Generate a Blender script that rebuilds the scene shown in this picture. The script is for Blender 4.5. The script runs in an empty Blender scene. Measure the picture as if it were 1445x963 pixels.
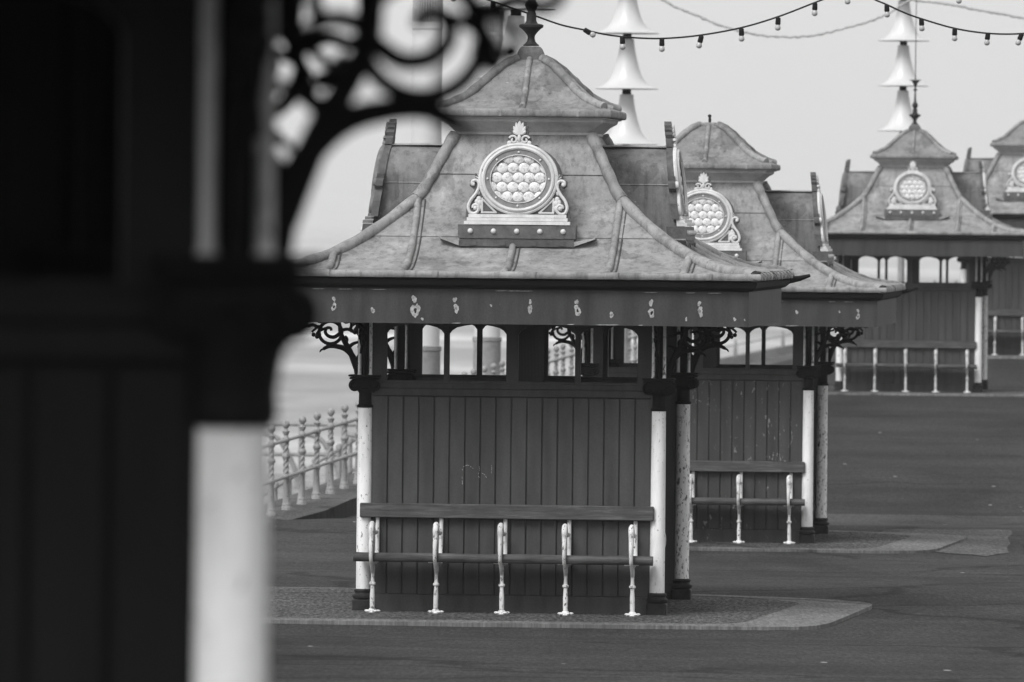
import bpy, bmesh, math, random
from mathutils import Vector, Matrix
random.seed(7)
R = math.radians
scene = bpy.context.scene
COL = scene.collection

# ------------------------------------------------------------------ camera numbers
F = 11650.0                      # focal length in photo pixels (1445 wide)
CX, CY = 722.5, 481.5
HY = 315.0                       # horizon row at the middle of the photo
ROLL = R(0.6)
CA, SA = math.cos(ROLL), math.sin(ROLL)

def unroll(x, y):
    u = x - CX; v = y - CY
    return u*CA + v*SA, v*CA - u*SA - (HY - CY)

def P(x, y, d):
    """world point seen at photo pixel x,y at distance d (camera at the origin)"""
    u, v = unroll(x, y)
    return Vector((u*d/F, d, -v*d/F))

# ------------------------------------------------------------------ ground heights
GT = [(-40, -1.7), (0, -1.8), (11, -1.88), (15, -1.88), (40, -2.52), (60, -3.0), (68.5, -3.0), (80.5, -3.245),
      (89.5, -3.245), (94, -3.38), (99, -3.38), (115, -3.08), (130.5, -2.7), (140, -2.7), (156, -2.72),
      (172, -2.95), (400, -3.3), (6000, -3.4)]
def gz(X, Y):
    z = GT[-1][1]
    for (a, za), (b, zb) in zip(GT, GT[1:]):
        if a <= Y <= b:
            t = (Y-a)/(b-a); z = za + (zb-za)*t; break
    if Y < GT[0][0]: z = GT[0][1]
    rx = min(max((X-5.8)/1.8, 0), 1)
    ry = min(max((Y-138.8)/7.5, 0), 1) * (1-min(max((Y-158)/14., 0), 1))
    return z + 0.37*rx*ry
def edgeX(Y): return -2.495 + (Y-92)*0.0928          # line of the sea railing
def G(x, y):
    """ground point under photo pixel"""
    u, v = unroll(x, y)
    d = 90.
    for i in range(60):
        d = 0.5*d + 0.5*(-gz(u*d/F, d))*F/v
    return Vector((u*d/F, d, gz(u*d/F, d)))

# ------------------------------------------------------------------ materials
def nodes(name):
    m = bpy.data.materials.new(name); m.use_nodes = True
    nt = m.node_tree; b = nt.nodes['Principled BSDF']
    return m, nt, b
def N(nt, t, **kw):
    n = nt.nodes.new(t)
    for k, v in kw.items(): setattr(n, k, v)
    return n
def noise(nt, vec, scale, detail=4, rough=.6, dist=0):
    n = N(nt, 'ShaderNodeTexNoise'); n.inputs['Scale'].default_value = scale
    n.inputs['Detail'].default_value = detail; n.inputs['Roughness'].default_value = rough
    n.inputs['Distortion'].default_value = dist
    nt.links.new(vec, n.inputs['Vector']); return n.outputs['Fac']
def ramp(nt, fac, stops):
    r = N(nt, 'ShaderNodeValToRGB'); e = r.color_ramp.elements
    e[0].position, e[-1].position = stops[0][0], stops[-1][0]
    g = lambda v: (v, v, v, 1)
    e[0].color, e[-1].color = g(stops[0][1]), g(stops[-1][1])
    for p, v in stops[1:-1]:
        k = e.new(p); k.color = g(v)
    nt.links.new(fac, r.inputs['Fac']); return r.outputs['Color']
def mix(nt, mode, fac, a, b):
    m = N(nt, 'ShaderNodeMix', data_type='RGBA', blend_type=mode)
    for i, s in ((0, fac), (6, a), (7, b)):
        if isinstance(s, (int, float)):
            m.inputs[i].default_value = s if i == 0 else (s, s, s, 1)
        else: nt.links.new(s, m.inputs[i])
    return m.outputs[2]
def coords(nt, scale=(1, 1, 1), kind='Object', loc=(0, 0, 0)):
    t = N(nt, 'ShaderNodeTexCoord'); mp = N(nt, 'ShaderNodeMapping')
    mp.inputs['Scale'].default_value = scale; mp.inputs['Location'].default_value = loc
    nt.links.new(t.outputs[kind], mp.inputs['Vector']); return mp.outputs['Vector']
def wcoords(nt, scale=(1, 1, 1)):
    t = N(nt, 'ShaderNodeNewGeometry'); mp = N(nt, 'ShaderNodeMapping')
    mp.inputs['Scale'].default_value = scale
    nt.links.new(t.outputs['Position'], mp.inputs['Vector']); return mp.outputs['Vector']
def bump(nt, b, h, strength=.3, dist=.01):
    n = N(nt, 'ShaderNodeBump'); n.inputs['Strength'].default_value = strength
    n.inputs['Distance'].default_value = dist
    nt.links.new(h, n.inputs['Height']); nt.links.new(n.outputs['Normal'], b.inputs['Normal'])

def mat_lead(name='weathered_lead', lo=.15, hi=.29):
    m, nt, b = nodes(name)
    v = coords(nt)
    big = ramp(nt, noise(nt, v, 3.1, 7, .68, .1), [(.3, lo*1.1), (.5, (lo+hi)*.5), (.7, hi)])
    sv = coords(nt, (9, 9, .7))
    st = ramp(nt, noise(nt, sv, 1.6, 5, .7), [(.33, .5), (.46, .96), (.6, 1.02), (.7, 1.2)])
    c = mix(nt, 'MULTIPLY', .75, big, st)
    ed = ramp(nt, noise(nt, coords(nt, (1, 1, 1), loc=(5, 2, 9)), 3.2, 9, .75, .15), [(.36, .6), (.45, .95), (.6, 1.0), (.7, 1.2)])
    c = mix(nt, 'MULTIPLY', .75, c, ed)
    fl = ramp(nt, noise(nt, coords(nt, (26, 26, 60)), 1., 2, .5), [(.70, 0), (.76, 1)])
    fl2 = ramp(nt, noise(nt, v, 1.7, 3), [(.45, 0), (.62, .45)])
    c = mix(nt, 'MIX', mix(nt, 'MULTIPLY', 1., fl, fl2), c, .52)
    c = mix(nt, 'MULTIPLY', 1., c, ramp(nt, noise(nt, coords(nt, (1, 1, .6), loc=(3, 3, 1)), 15, 6, .75), [(.34, .62), (.48, .98), (.58, 1.04), (.68, 1.28)]))
    wet = ramp(nt, noise(nt, coords(nt, (1, 1, .8), loc=(8, 1, 6)), 2.3, 5, .55), [(.385, .66), (.40, .98), (.41, 1)])
    c = mix(nt, 'MULTIPLY', .9, c, wet)
    pit = ramp(nt, noise(nt, coords(nt, (1, 1, 1), loc=(1, 7, 3)), 38, 3, .6), [(.24, .45), (.31, 1)])
    c = mix(nt, 'MULTIPLY', .8, c, pit)
    nt.links.new(c, b.inputs['Base Color'])
    b.inputs['Roughness'].default_value = .62; b.inputs['Specular IOR Level'].default_value = .35
    h = mix(nt, 'ADD', 1, noise(nt, v, 9, 6, .6), mix(nt, 'MULTIPLY', 1, noise(nt, v, 60, 3), .25))
    bump(nt, b, h, .55, .012)
    return m
def mat_white(name='chipped_white_paint', val=.72, rust=.5, rlo=.0, vert=True):
    m, nt, b = nodes(name)
    v = coords(nt); 
    tint = ramp(nt, noise(nt, coords(nt, (6, 6, 1.2)), 2.0, 5, .6), [(.3, val*.72), (.6, val)])
    sp = ramp(nt, noise(nt, coords(nt, (1, 1, .55)), 46, 4, .65), [(rust+.12, 0), (rust+.155, 1)])
    zone = ramp(nt, noise(nt, v, 3.4, 3, .5), [(.35, rlo), (.62, 1)])
    f = mix(nt, 'MULTIPLY', 1., sp, zone)
    c = mix(nt, 'MIX', f, tint, .07)
    nt.links.new(c, b.inputs['Base Color']); b.inputs['Roughness'].default_value = .5; b.inputs['Specular IOR Level'].default_value = .3
    bump(nt, b, mix(nt, 'SUBTRACT', 1, noise(nt, v, 25, 4), f), .35, .004)
    return m
def mat_paint(name, val, chips=0., chipval=.3, rough=.5, scale=1., thresh=.64):
    m, nt, b = nodes(name)
    v = coords(nt)
    c = ramp(nt, noise(nt, coords(nt, (5, 5, 1.)), 1.8, 6, .65), [(.25, val*.72), (.5, val), (.75, val*1.22)])
    c = mix(nt, 'MULTIPLY', .5, c, ramp(nt, noise(nt, v, 60, 4, .7), [(.3, .7), (.6, 1.1)]))
    c = mix(nt, 'MULTIPLY', 1., c, ramp(nt, noise(nt, coords(nt, (8.5, 8.5, .25)), 1., 1, .5), [(.3, .82), (.7, 1.16)]))
    if chips > 0:
        sp = ramp(nt, noise(nt, coords(nt, (2.1, 2.1, .8)), 15*scale, 4, .62, .5), [(thresh, 0), (thresh+.02, 1)])
        zone = ramp(nt, noise(nt, coords(nt, (1, 1, .7), loc=(2, 1, 4)), 2.4, 3, .5), [(.42, 0), (.55, chips)])
        f = mix(nt, 'MULTIPLY', 1., sp, zone)
        c = mix(nt, 'MIX', f, c, chipval)
    nt.links.new(c, b.inputs['Base Color']); b.inputs['Roughness'].default_value = rough
    b.inputs['Specular IOR Level'].default_value = .1
    bump(nt, b, noise(nt, coords(nt, (20, 20, 2)), 3, 5), .25, .003)
    return m
def mat_flat(name, val, rough=.6, var=.25, scale=20, metal=0, spec=None):
    if spec is None: spec = .4 if val > .15 else .1
    m, nt, b = nodes(name)
    v = coords(nt)
    nt.links.new(ramp(nt, noise(nt, v, scale, 5, .65), [(.28, val*(1-var)), (.72, val*(1+var))]), b.inputs['Base Color'])
    b.inputs['Roughness'].default_value = rough; b.inputs['Metallic'].default_value = metal
    b.inputs['Specular IOR Level'].default_value = spec
    bump(nt, b, noise(nt, v, scale*2, 4), .25, .003)
    return m
def mat_wood(name, lo, hi):
    m, nt, b = nodes(name)
    c = ramp(nt, noise(nt, coords(nt, (1.2, 14, 14)), 2.4, 7, .7, .4), [(.3, lo), (.55, (lo+hi)*.45), (.75, hi)])
    c = mix(nt, 'MULTIPLY', .6, c, ramp(nt, noise(nt, coords(nt), 3.2, 4), [(.35, .55), (.6, 1.15)]))
    nt.links.new(c, b.inputs['Base Color']); b.inputs['Roughness'].default_value = .7
    b.inputs['Specular IOR Level'].default_value = .25
    bump(nt, b, noise(nt, coords(nt, (1, 30, 30)), 3, 5), .4, .004)
    return m
def mat_ground(name, base, rough=.85, grain=.35, speck=.0, dark_beyond=None):
    m, nt, b = nodes(name)
    v = wcoords(nt)
    c = ramp(nt, noise(nt, wcoords(nt, (.35, .5, 1)), 1.0, 6, .6, .4), [(.3, base*.72), (.5, base), (.72, base*1.32)])
    c = mix(nt, 'MULTIPLY', .9, c, ramp(nt, noise(nt, wcoords(nt, (.55, .12, 1)), 1.3, 5, .65), [(.3, .72), (.5, 1.), (.7, 1.18)]))
    c = mix(nt, 'MULTIPLY', 1., c, ramp(nt, noise(nt, wcoords(nt, (34, 5, 1)), 1., 3, .7), [(.3, 1-grain), (.7, 1+grain)]))
    c = mix(nt, 'MULTIPLY', 1., c, ramp(nt, noise(nt, wcoords(nt, (5, 1.1, 1)), 2.5, 5, .8), [(.3, .74), (.7, 1.24)]))
    c = mix(nt, 'MULTIPLY', 1., c, ramp(nt, noise(nt, wcoords(nt, (40, 3, 1)), 1., 2, .7), [(.3, .84), (.7, 1.16)]))
    c = mix(nt, 'MULTIPLY', 1., c, ramp(nt, noise(nt, wcoords(nt, (.22, .06, 1)), 1., 3, .5, 1.), [(.36, .72), (.46, 1.), (.62, 1.08)]))
    # wandering cracks
    w = N(nt, 'ShaderNodeTexVoronoi', feature='DISTANCE_TO_EDGE'); w.inputs['Scale'].default_value = .16
    wv = N(nt, 'ShaderNodeVectorMath', operation='ADD')
    nn = N(nt, 'ShaderNodeTexNoise'); nn.inputs['Scale'].default_value = .6; nn.inputs['Detail'].default_value = 6
    nt.links.new(v, nn.inputs['Vector'])
    sc = N(nt, 'ShaderNodeVectorMath', operation='SCALE'); sc.inputs['Scale'].default_value = 2.2
    nt.links.new(nn.outputs['Color'], sc.inputs[0]); nt.links.new(v, wv.inputs[0]); nt.links.new(sc.outputs[0], wv.inputs[1])
    nt.links.new(wv.outputs[0], w.inputs['Vector'])
    c = mix(nt, 'MULTIPLY', 1., c, ramp(nt, w.outputs['Distance'], [(.0, .5), (.008, .6), (.016, 1)]))
    if speck:
        vo = N(nt, 'ShaderNodeTexVoronoi', feature='F1'); vo.inputs['Scale'].default_value = 1.5
        nt.links.new(wcoords(nt, (1.6, .33, 0)), vo.inputs['Vector'])
        s1 = ramp(nt, vo.outputs['Distance'], [(.045, 1), (.07, 0)])
        sel = N(nt, 'ShaderNodeSeparateColor'); nt.links.new(vo.outputs['Color'], sel.inputs[0])
        s2 = ramp(nt, sel.outputs[0], [(.62, 0), (.66, speck), (1, speck)])
        c = mix(nt, 'MIX', mix(nt, 'MULTIPLY', 1, s1, s2), c, .26)
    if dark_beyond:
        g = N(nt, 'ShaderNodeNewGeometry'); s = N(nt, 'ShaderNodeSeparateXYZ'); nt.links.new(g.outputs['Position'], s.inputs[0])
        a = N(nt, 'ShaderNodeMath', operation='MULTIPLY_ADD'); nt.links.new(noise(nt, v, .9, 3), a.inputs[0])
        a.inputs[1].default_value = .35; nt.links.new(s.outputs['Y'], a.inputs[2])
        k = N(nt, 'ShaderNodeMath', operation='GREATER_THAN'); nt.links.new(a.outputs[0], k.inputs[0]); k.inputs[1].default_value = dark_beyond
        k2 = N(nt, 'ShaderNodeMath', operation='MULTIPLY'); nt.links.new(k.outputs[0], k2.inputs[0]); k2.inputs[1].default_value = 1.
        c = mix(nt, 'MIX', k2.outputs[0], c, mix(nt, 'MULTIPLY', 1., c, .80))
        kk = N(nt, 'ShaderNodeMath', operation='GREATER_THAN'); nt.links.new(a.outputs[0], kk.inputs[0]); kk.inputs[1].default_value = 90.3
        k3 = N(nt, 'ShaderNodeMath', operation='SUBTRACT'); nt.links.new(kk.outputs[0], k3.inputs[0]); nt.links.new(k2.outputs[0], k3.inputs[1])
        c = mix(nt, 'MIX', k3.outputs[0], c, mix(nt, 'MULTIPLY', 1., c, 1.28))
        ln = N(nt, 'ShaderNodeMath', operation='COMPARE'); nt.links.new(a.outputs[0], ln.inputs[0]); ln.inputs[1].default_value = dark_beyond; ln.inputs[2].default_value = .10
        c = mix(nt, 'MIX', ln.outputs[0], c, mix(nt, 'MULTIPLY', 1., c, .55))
    nt.links.new(c, b.inputs['Base Color']); b.inputs['Roughness'].default_value = rough
    b.inputs['Specular IOR Level'].default_value = .05
    bump(nt, b, noise(nt, v, 30, 4, .7), .5, .01)
    return m
def mat_sea():
    m, nt, b = nodes('sea_water')
    c = ramp(nt, noise(nt, wcoords(nt, (.012, .010, 1)), 1.6, 6, .6), [(.38, .17), (.48, .24), (.56, .36), (.66, .6)])
    c = mix(nt, 'MULTIPLY', 1, c, ramp(nt, noise(nt, wcoords(nt, (.16, .03, 1)), 1., 6, .7), [(.3, .72), (.7, 1.25)]))
    nt.links.new(c, b.inputs['Base Color']); b.inputs['Roughness'].default_value = .45
    b.inputs['IOR'].default_value = 1.33
    bump(nt, b, noise(nt, wcoords(nt, (.5, .2, 1)), 1.2, 5), .25, .3)
    return m
def mat_lens():
    m, nt, b = nodes('dirty_bullseye_glass')
    v = coords(nt)
    c = ramp(nt, noise(nt, v, 34, 6, .7, .8), [(.34, .14), (.42, .42), (.54, .64)])
    nt.links.new(c, b.inputs['Base Color']); b.inputs['Roughness'].default_value = .16
    b.inputs['Specular IOR Level'].default_value = .6
    return m

M = {}
M['lead'] = mat_lead()
M['lead_side2'] = mat_lead('greyer_lead', .125, .24)
M['lead_side'] = mat_lead('darker_lead', .10, .19)  # darker lead tone for the dormer bodies
M['lead_dark'] = mat_lead('lead_flashing', .035, .08)
M['white'] = mat_white(val=.73, rust=.50)
M['white_rust'] = mat_white('rust_pitted_white_paint', .80, .445, .4)
M['white_orn'] = mat_white('ornament_white_paint', .54, .53, .2)
M['white_leg'] = mat_white('flaking_white_paint_on_iron', .62, .455, .3)
M['board'] = mat_paint('dark_board_paint', .055, .5, .16, scale=2.2, thresh=.72)
M['board_chip'] = mat_paint('chipped_dark_board_paint', .05, 1., .22, thresh=.635)
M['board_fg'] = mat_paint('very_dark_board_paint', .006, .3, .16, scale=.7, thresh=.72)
M['fascia'] = mat_paint('dark_fascia_paint', .047, .25, .3, thresh=.70)
M['frame'] = mat_paint('dark_frame_paint', .045)
M['peel'] = mat_flat('bare_peeled_paint', .31, .8, .55, 45)
M['black'] = mat_flat('black_iron_paint', .005, .7, .4, 30)
M['iron'] = mat_flat('dark_cast_iron', .022, .55, .6, 14)
M['soffit'] = mat_flat('dark_soffit_boards', .012, .8, .2, 10)
M['gutter'] = mat_flat('black_gutter', .010, .6, .3, 10)
M['grey_iron'] = mat_flat('grey_finial_paint', .085, .5, .35, 22)
M['band'] = mat_flat('grey_ring_paint', .16, .5, .25, 25)
M['stud'] = mat_flat('pale_stud_paint', .5, .4, .1, 30)
M['lens'] = mat_lens()
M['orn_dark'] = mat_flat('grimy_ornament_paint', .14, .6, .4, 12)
M['bench_wood'] = mat_wood('worn_bench_wood', .02, .13)
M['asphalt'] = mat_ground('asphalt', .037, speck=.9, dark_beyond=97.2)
M['gravel'] = mat_ground('gritty_pad_asphalt', .074, grain=.85)
M['kerb'] = mat_ground('worn_kerb_stone', .135, grain=.3)
M['concrete'] = mat_ground('pale_concrete_patch', .088, grain=.4)
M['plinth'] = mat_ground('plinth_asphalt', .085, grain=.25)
M['plinth_face'] = mat_ground('dark_concrete_step', .03, grain=.4)  # step face in a darker tone than the plinth top
M['seawall'] = mat_ground('sea_wall_concrete', .22, grain=.2)
M['sea'] = mat_sea()
M['rail'] = mat_white('chalky_railing_paint', .26, .46, .4)
M['lamp'] = mat_flat('white_lamp_enamel', .52, .35, .05, 4, spec=.5)
M['pole'] = mat_flat('pale_column_paint', .50, .5, .06, 3)
M['pole_base'] = mat_flat('streaked_grey_base', .20, .6, .4, 5)
M['louvre'] = mat_flat('louvre_grey', .34, .5, .2, 9)
M['cable'] = mat_flat('black_cable', .012, .5, .1, 9)
M['garland'] = mat_flat('grey_rope_light', .33, .6, .4, 30)
M['bulb'] = mat_flat('dusty_bulb_glass', .36, .2, .2, 30)

# ------------------------------------------------------------------ mesh builder
class MB:
    def __init__(s): s.bm = bmesh.new()
    def box(s, x0, x1, y0, y1, z0, z1, bev=0., seg=1):
        b = bmesh.new()
        bmesh.ops.create_cube(b, size=1.)
        for v in b.verts:
            v.co = Vector(((x0+x1)/2+v.co.x*(x1-x0), (y0+y1)/2+v.co.y*(y1-y0), (z0+z1)/2+v.co.z*(z1-z0)))
        if bev: bmesh.ops.bevel(b, geom=b.edges[:], offset=bev, segments=seg, profile=.5, affect='EDGES')
        s.merge(b); return s
    def merge(s, b, mtx=None):
        vm = {}
        for v in b.verts: vm[v] = s.bm.verts.new(mtx @ v.co if mtx else v.co)
        for f in b.faces:
            try: s.bm.faces.new([vm[v] for v in f.verts])
            except ValueError: pass
        b.free()
    def grid(s, rows, close=False, cap=False):
        vs = [[s.bm.verts.new(p) for p in r] for r in rows]
        n = len(rows[0])
        for a, b in zip(vs, vs[1:]):
            for i in range(n if close else n-1):
                j = (i+1) % n
                s.bm.faces.new((a[i], a[j], b[j], b[i]))
        if cap and close:
            s.bm.faces.new(list(reversed(vs[0]))); s.bm.faces.new(vs[-1])
        return s
    def lathe(s, prof, c=(0, 0, 0), seg=24, twist=None, square=False, rot0=0.):
        rows = []
        for r, z in prof:
            row = []
            for i in range(seg):
                a = 2*math.pi*i/seg + rot0
                rr = max(r, .0008)
                if square:
                    rr = rr/max(abs(math.cos(a)), abs(math.sin(a)))
                if twist: rr += twist(a, z)
                row.append(Vector((c[0]+rr*math.cos(a), c[1]+rr*math.sin(a), c[2]+z)))
            rows.append(row)
        return s.grid(rows, True, True)
    def tube(s, pts, ra, rb=None, nrm=None, seg=8):
        pts = [Vector(p) for p in pts]; n = len(pts)
        if not isinstance(ra, (list, tuple)): ra = [ra]*n
        if rb is None: rb = ra
        if not isinstance(rb, (list, tuple)): rb = [rb]*n
        rows = []
        for i, p in enumerate(pts):
            t = (pts[min(i+1, n-1)]-pts[max(i-1, 0)]).normalized()
            k = Vector(nrm) if nrm is not None else (Vector((0, 0, 1)) if abs(t.z) < .9 else Vector((1, 0, 0)))
            bb = t.cross(k).normalized(); kk = bb.cross(t).normalized()
            rows.append([p + bb*ra[i]*math.cos(2*math.pi*j/seg) + kk*rb[i]*math.sin(2*math.pi*j/seg) for j in range(seg)])
        return s.grid(rows, True, True)
    def ell(s, c, r, rot=None, u=14, v=9):
        b = bmesh.new(); bmesh.ops.create_uvsphere(b, u_segments=u, v_segments=v, radius=1.)
        mt = Matrix.Translation(Vector(c)) @ (rot.to_4x4() if rot else Matrix.Identity(4)) @ Matrix.Diagonal((*r, 1))
        s.merge(b, mt); return s
    def prism(s, poly, f0, f1):
        """poly list of (a,b); f0/f1 map (a,b)->Vector for the two faces"""
        A = [s.bm.verts.new(f0(*p)) for p in poly]; B = [s.bm.verts.new(f1(*p)) for p in poly]
        n = len(poly)
        s.bm.faces.new(A); s.bm.faces.new(list(reversed(B)))
        for i in range(n):
            j = (i+1) % n; s.bm.faces.new((A[j], A[i], B[i], B[j]))
        return s
    def xform(s, mtx):
        for v in s.bm.verts: v.co = mtx @ v.co
        return s
    def build(s, name, mat, parent=None, ang=35, bevel=0):
        bmesh.ops.recalc_face_normals(s.bm, faces=s.bm.faces[:])
        me = bpy.data.meshes.new(name); s.bm.to_mesh(me); s.bm.free()
        me.polygons.foreach_set('use_smooth', [True]*len(me.polygons))
        me.set_sharp_from_angle(angle=R(ang))
        me.materials.append(mat)
        o = bpy.data.objects.new(name, me); COL.objects.link(o)
        if parent: o.parent = parent
        return o
def smooth(pts, k=6):
    pts = [Vector(p) for p in pts]; out = []
    for i in range(len(pts)-1):
        p0 = pts[max(i-1, 0)]; p1 = pts[i]; p2 = pts[i+1]; p3 = pts[min(i+2, len(pts)-1)]
        for j in range(k):
            t = j/k
            out.append(.5*((2*p1)+(p2-p0)*t+(2*p0-5*p1+4*p2-p3)*t*t+(3*p1-p0-3*p2+p3)*t**3))
    out.append(pts[-1]); return out
def empty(name, loc=(0, 0, 0), rz=0., label=None, cat=None, group=None):
    o = bpy.data.objects.new(name, None); COL.objects.link(o); o.location = loc; o.rotation_euler = (0, 0, rz)
    o.empty_display_size = .2
    tag(o, label, cat, group); return o
def tag(o, label=None, cat=None, group=None, kind=None):
    if label: o['label'] = label
    if cat: o['category'] = cat
    if group: o['group'] = group
    if kind: o['kind'] = kind
    return o
def kids(o): return [c for c in bpy.data.objects if c.parent == o]
def copy_tree(o, parent=None, skip=()):
    c = o.copy(); COL.objects.link(c); c.parent = parent
    for ch in kids(o):
        if ch.get('skipkey') in skip and ch.get('skipkey'): continue
        copy_tree(ch, c, skip)
    return c

# ------------------------------------------------------------------ SHELTER
K = 1.1      # the shelter is a little longer than wide
PW, PD = 1.125, 1.30
ROOF = [(1.93, 2.565), (1.83, 2.592), (1.59, 2.628), (1.33, 2.735), (1.08, 2.895), (.80, 3.14), (.695, 3.31), (.60, 3.50), (.50, 3.68)]
RS = smooth([(a, 0, b) for a, b in ROOF], 6)
def roof_t(z):
    for p, q in zip(RS, RS[1:]):
        if p.z <= z <= q.z: return p.x + (q.x-p.x)*(z-p.z)/(q.z-p.z)
    return RS[-1].x
def roof_z(t):
    for p, q in zip(RS, RS[1:]):
        if q.x <= t <= p.x: return p.z + (q.z-p.z)*(t-p.x)/(q.x-p.x)
    return RS[-1].z if t < RS[-1].x else RS[0].z
def side_map(k):
    """local frame of a face: (a along face, o outward) -> x,y ; k 0 front,1 right,2 back,3 left ; unit square coords"""
    if k == 0: return lambda a, o, z: Vector((a, -o*K, z))
    if k == 1: return lambda a, o, z: Vector((o, a*K, z))
    if k == 2: return lambda a, o, z: Vector((-a, o*K, z))
    return lambda a, o, z: Vector((-o, -a*K, z))

def build_bracket(parent, px, py, dx, dy, z0=1.80):
    """openwork scroll bracket in the plane of (dx,dy) and z; (u outwards, v up)"""
    m = MB(); nrm = Vector((-dy, dx, 0)); off = .052
    def Q(u, v): return Vector((px+dx*(off+u), py+dy*(off+u), z0+v))
    def stroke(pts, w, th=.011, k=5, seg=8):
        sp = smooth([(a, b, 0) for a, b in pts], k)
        n = len(sp)
        w = w*1.3 if not isinstance(w, (list, tuple)) else [q*1.3 for q in w]
        ws = [w]*n if not isinstance(w, (list, tuple)) else [w[0]+(w[1]-w[0])*i/(n-1) for i in range(n)]
        m.tube([Q(p.x, p.y) for p in sp], ws, th, nrm, seg)
    m.tube([Q(.0, 0), Q(.0, .415)], .010, .013, nrm, 6)
    m.tube([Q(0, .412), Q(.42, .412)], .008, .013, nrm, 6)
    stroke([(.005, .0), (.022, .07), (.055, .145), (.11, .195), (.18, .214), (.235, .212), (.275, .192)], (.022, .010))
    stroke([(.02, .05), (.07, .175), (.115, .255), (.143, .315), (.150, .365), (.158, .408)], (.019, .010), .013)
    m.tube([Q(.222+.088*math.cos(a), .318+.086*math.sin(a)) for a in [2*math.pi*i/28 for i in range(29)]], .0135, .012, nrm, 8)
    for (u, v, r1, r2, an) in ((.268, .196, .030, .013, -.5), (.245, .226, .020, .010, .9), (.295, .180, .016, .008, -1.0)):
        m.tube([Q(u-math.cos(an)*r1, v-math.sin(an)*r1), Q(u, v), Q(u+math.cos(an)*r1, v+math.sin(an)*r1)], [.003, r2, .003], .010, nrm, 8)
    stroke([(.145, .315), (.19, .285), (.235, .29), (.262, .32), (.250, .352), (.222, .352), (.215, .332)], (.012, .008))
    stroke([(.250, .352), (.275, .345), (.305, .33)], .008)
    stroke([(.085, .205), (.045, .235), (.0, .250)], (.013, .007), .009)
    stroke([(.138, .335), (.09, .345), (.045, .325), (.0, .318)], (.011, .007), .009)
    stroke([(.075, .338), (.062, .37), (.068, .408)], (.011, .007), .009)
    stroke([(.102, .235), (.092, .27), (.108, .295)], (.010, .005), .009)
    stroke([(.035, .10), (.012, .13), (.0, .15)], (.012, .007), .009)
    # outer tip with berries and curl
    stroke([(.285, .365), (.32, .36), (.36, .375), (.40, .365), (.425, .385), (.41, .405)], (.012, .007))
    stroke([(.29, .35), (.315, .325), (.33, .30)], .008)
    stroke([(.30, .37), (.345, .34), (.365, .32)], .007)
    stroke([(.25, .41), (.29, .395), (.33, .405)], .007)
    for (u, v) in ((.325, .285), (.352, .300), (.308, .302)): m.ell(Q(u, v), (.017, .017, .017), u=10, v=6)
    return m.build('bracket', M['black'], parent)

def build_column(parent, sx, sy, rusty=False):
    x, y = sx*PW, sy*PD
    # shaft is the part, base / capital / upper post are its pieces
    c = MB().lathe([(.0585, .15), (.0585, .40), (.057, 1.0), (.0545, 1.555)], (x, y, 0), 28).build('column', M['white_rust' if rusty else 'white'], parent)
    b = MB(); b.box(x-.078, x+.078, y-.078, y+.078, -.03, .085, .012)
    b.lathe([(.072, .085), (.084, .095), (.086, .112), (.070, .125), (.066, .135), (.072, .142), (.073, .155), (.062, .163)], (x, y, 0), 24)
    b.build('column_base', M['iron'], c)
    k = MB()
    k.lathe([(.058, 1.548), (.064, 1.553), (.064, 1.566), (.052, 1.574), (.050, 1.66), (.060, 1.672), (.064, 1.69), (.058, 1.70)], (x, y, 0), 24)
    for a in (-1, 1):                      # ionic volutes: drums along y
        for sgn in (-1, 1):
            pts = []
            cxv, czv = x+a*.078, 1.715
            for i in range(26):
                t = i/25; an = -math.pi/2*a + a*(-1)*t*4.2*math.pi/1.6; r = .043*(1-t*.8)
                pts.append((cxv + r*math.cos(an), y+sgn*.066, czv+r*math.sin(an)))
            k.tube(pts, [.010*(1-.5*i/25) for i in range(26)], .010, (0, 1, 0), 6)
        rows = []
        for yy, rr in ((-.062, .043), (-.03, .034), (0, .030), (.03, .034), (.062, .043)):
            rows.append([Vector((x+a*.078+rr*math.cos(2*math.pi*j/18), y+yy, 1.715+rr*math.sin(2*math.pi*j/18))) for j in range(18)])
        k.grid(rows, True, True)
    k.box(x-.08, x+.08, y-.055, y+.055, 1.690, 1.762, .006)
    k.box(x-.09, x+.09, y-.07, y+.07, 1.70, 1.797)
    k.box(x-.115, x+.115, y-.10, y+.10, 1.764, 1.782, .006); k.box(x-.122, x+.122, y-.108, y+.108, 1.785, 1.80, .004)
    k.build('capital', M['black'], c)
    u = MB(); u.box(x-.028, x+.028, y-.028, y+.028, 1.80, 2.21)
    u.build('upper_post', M['black'], c)
    w = MB()
    for a in (-1, 1):
        for bb in (-1, 1):
            w.lathe([(.017, 1.80), (.013, 1.815), (.0125, 2.20)], (x+a*.042, y+bb*.042, 0), 10)
    w.build('corner_beads', M['white_rust'], c)
    return c

def ring_fascia(h, z0, z1, th):
    """square ring beam (outer half width h), mitred"""
    m = MB()
    for k in range(4):
        f = side_map(k)
        poly = [(-h, h), (h, h), (h-th, h-th), (-(h-th), h-th)]
        m.prism(poly, lambda a, o: f(a, o, z0), lambda a, o: f(a, o, z1))
    return m

def roof_roll(path, r, seg=10, bumps=True):
    m = MB(); n = len(path)
    rr = [r*(1+.07*math.sin(i*1.7)+random.uniform(-.05, .05)) for i in range(n)]
    m.tube(path, rr, rr, None, seg); return m

PEEL = [(471, 432, 1.), (526, 437, .9), (586, 437, 1.5), (644, 434, 1.1), (693, 430, .5), (748, 435, .9), (815, 437, 1.1), (863, 443, 1.),
        (919, 440, 1.3), (988, 438, 1.0), (968, 449, .5), (1036, 449, .5), (1050, 450, .4), (596, 449, .5)]

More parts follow.
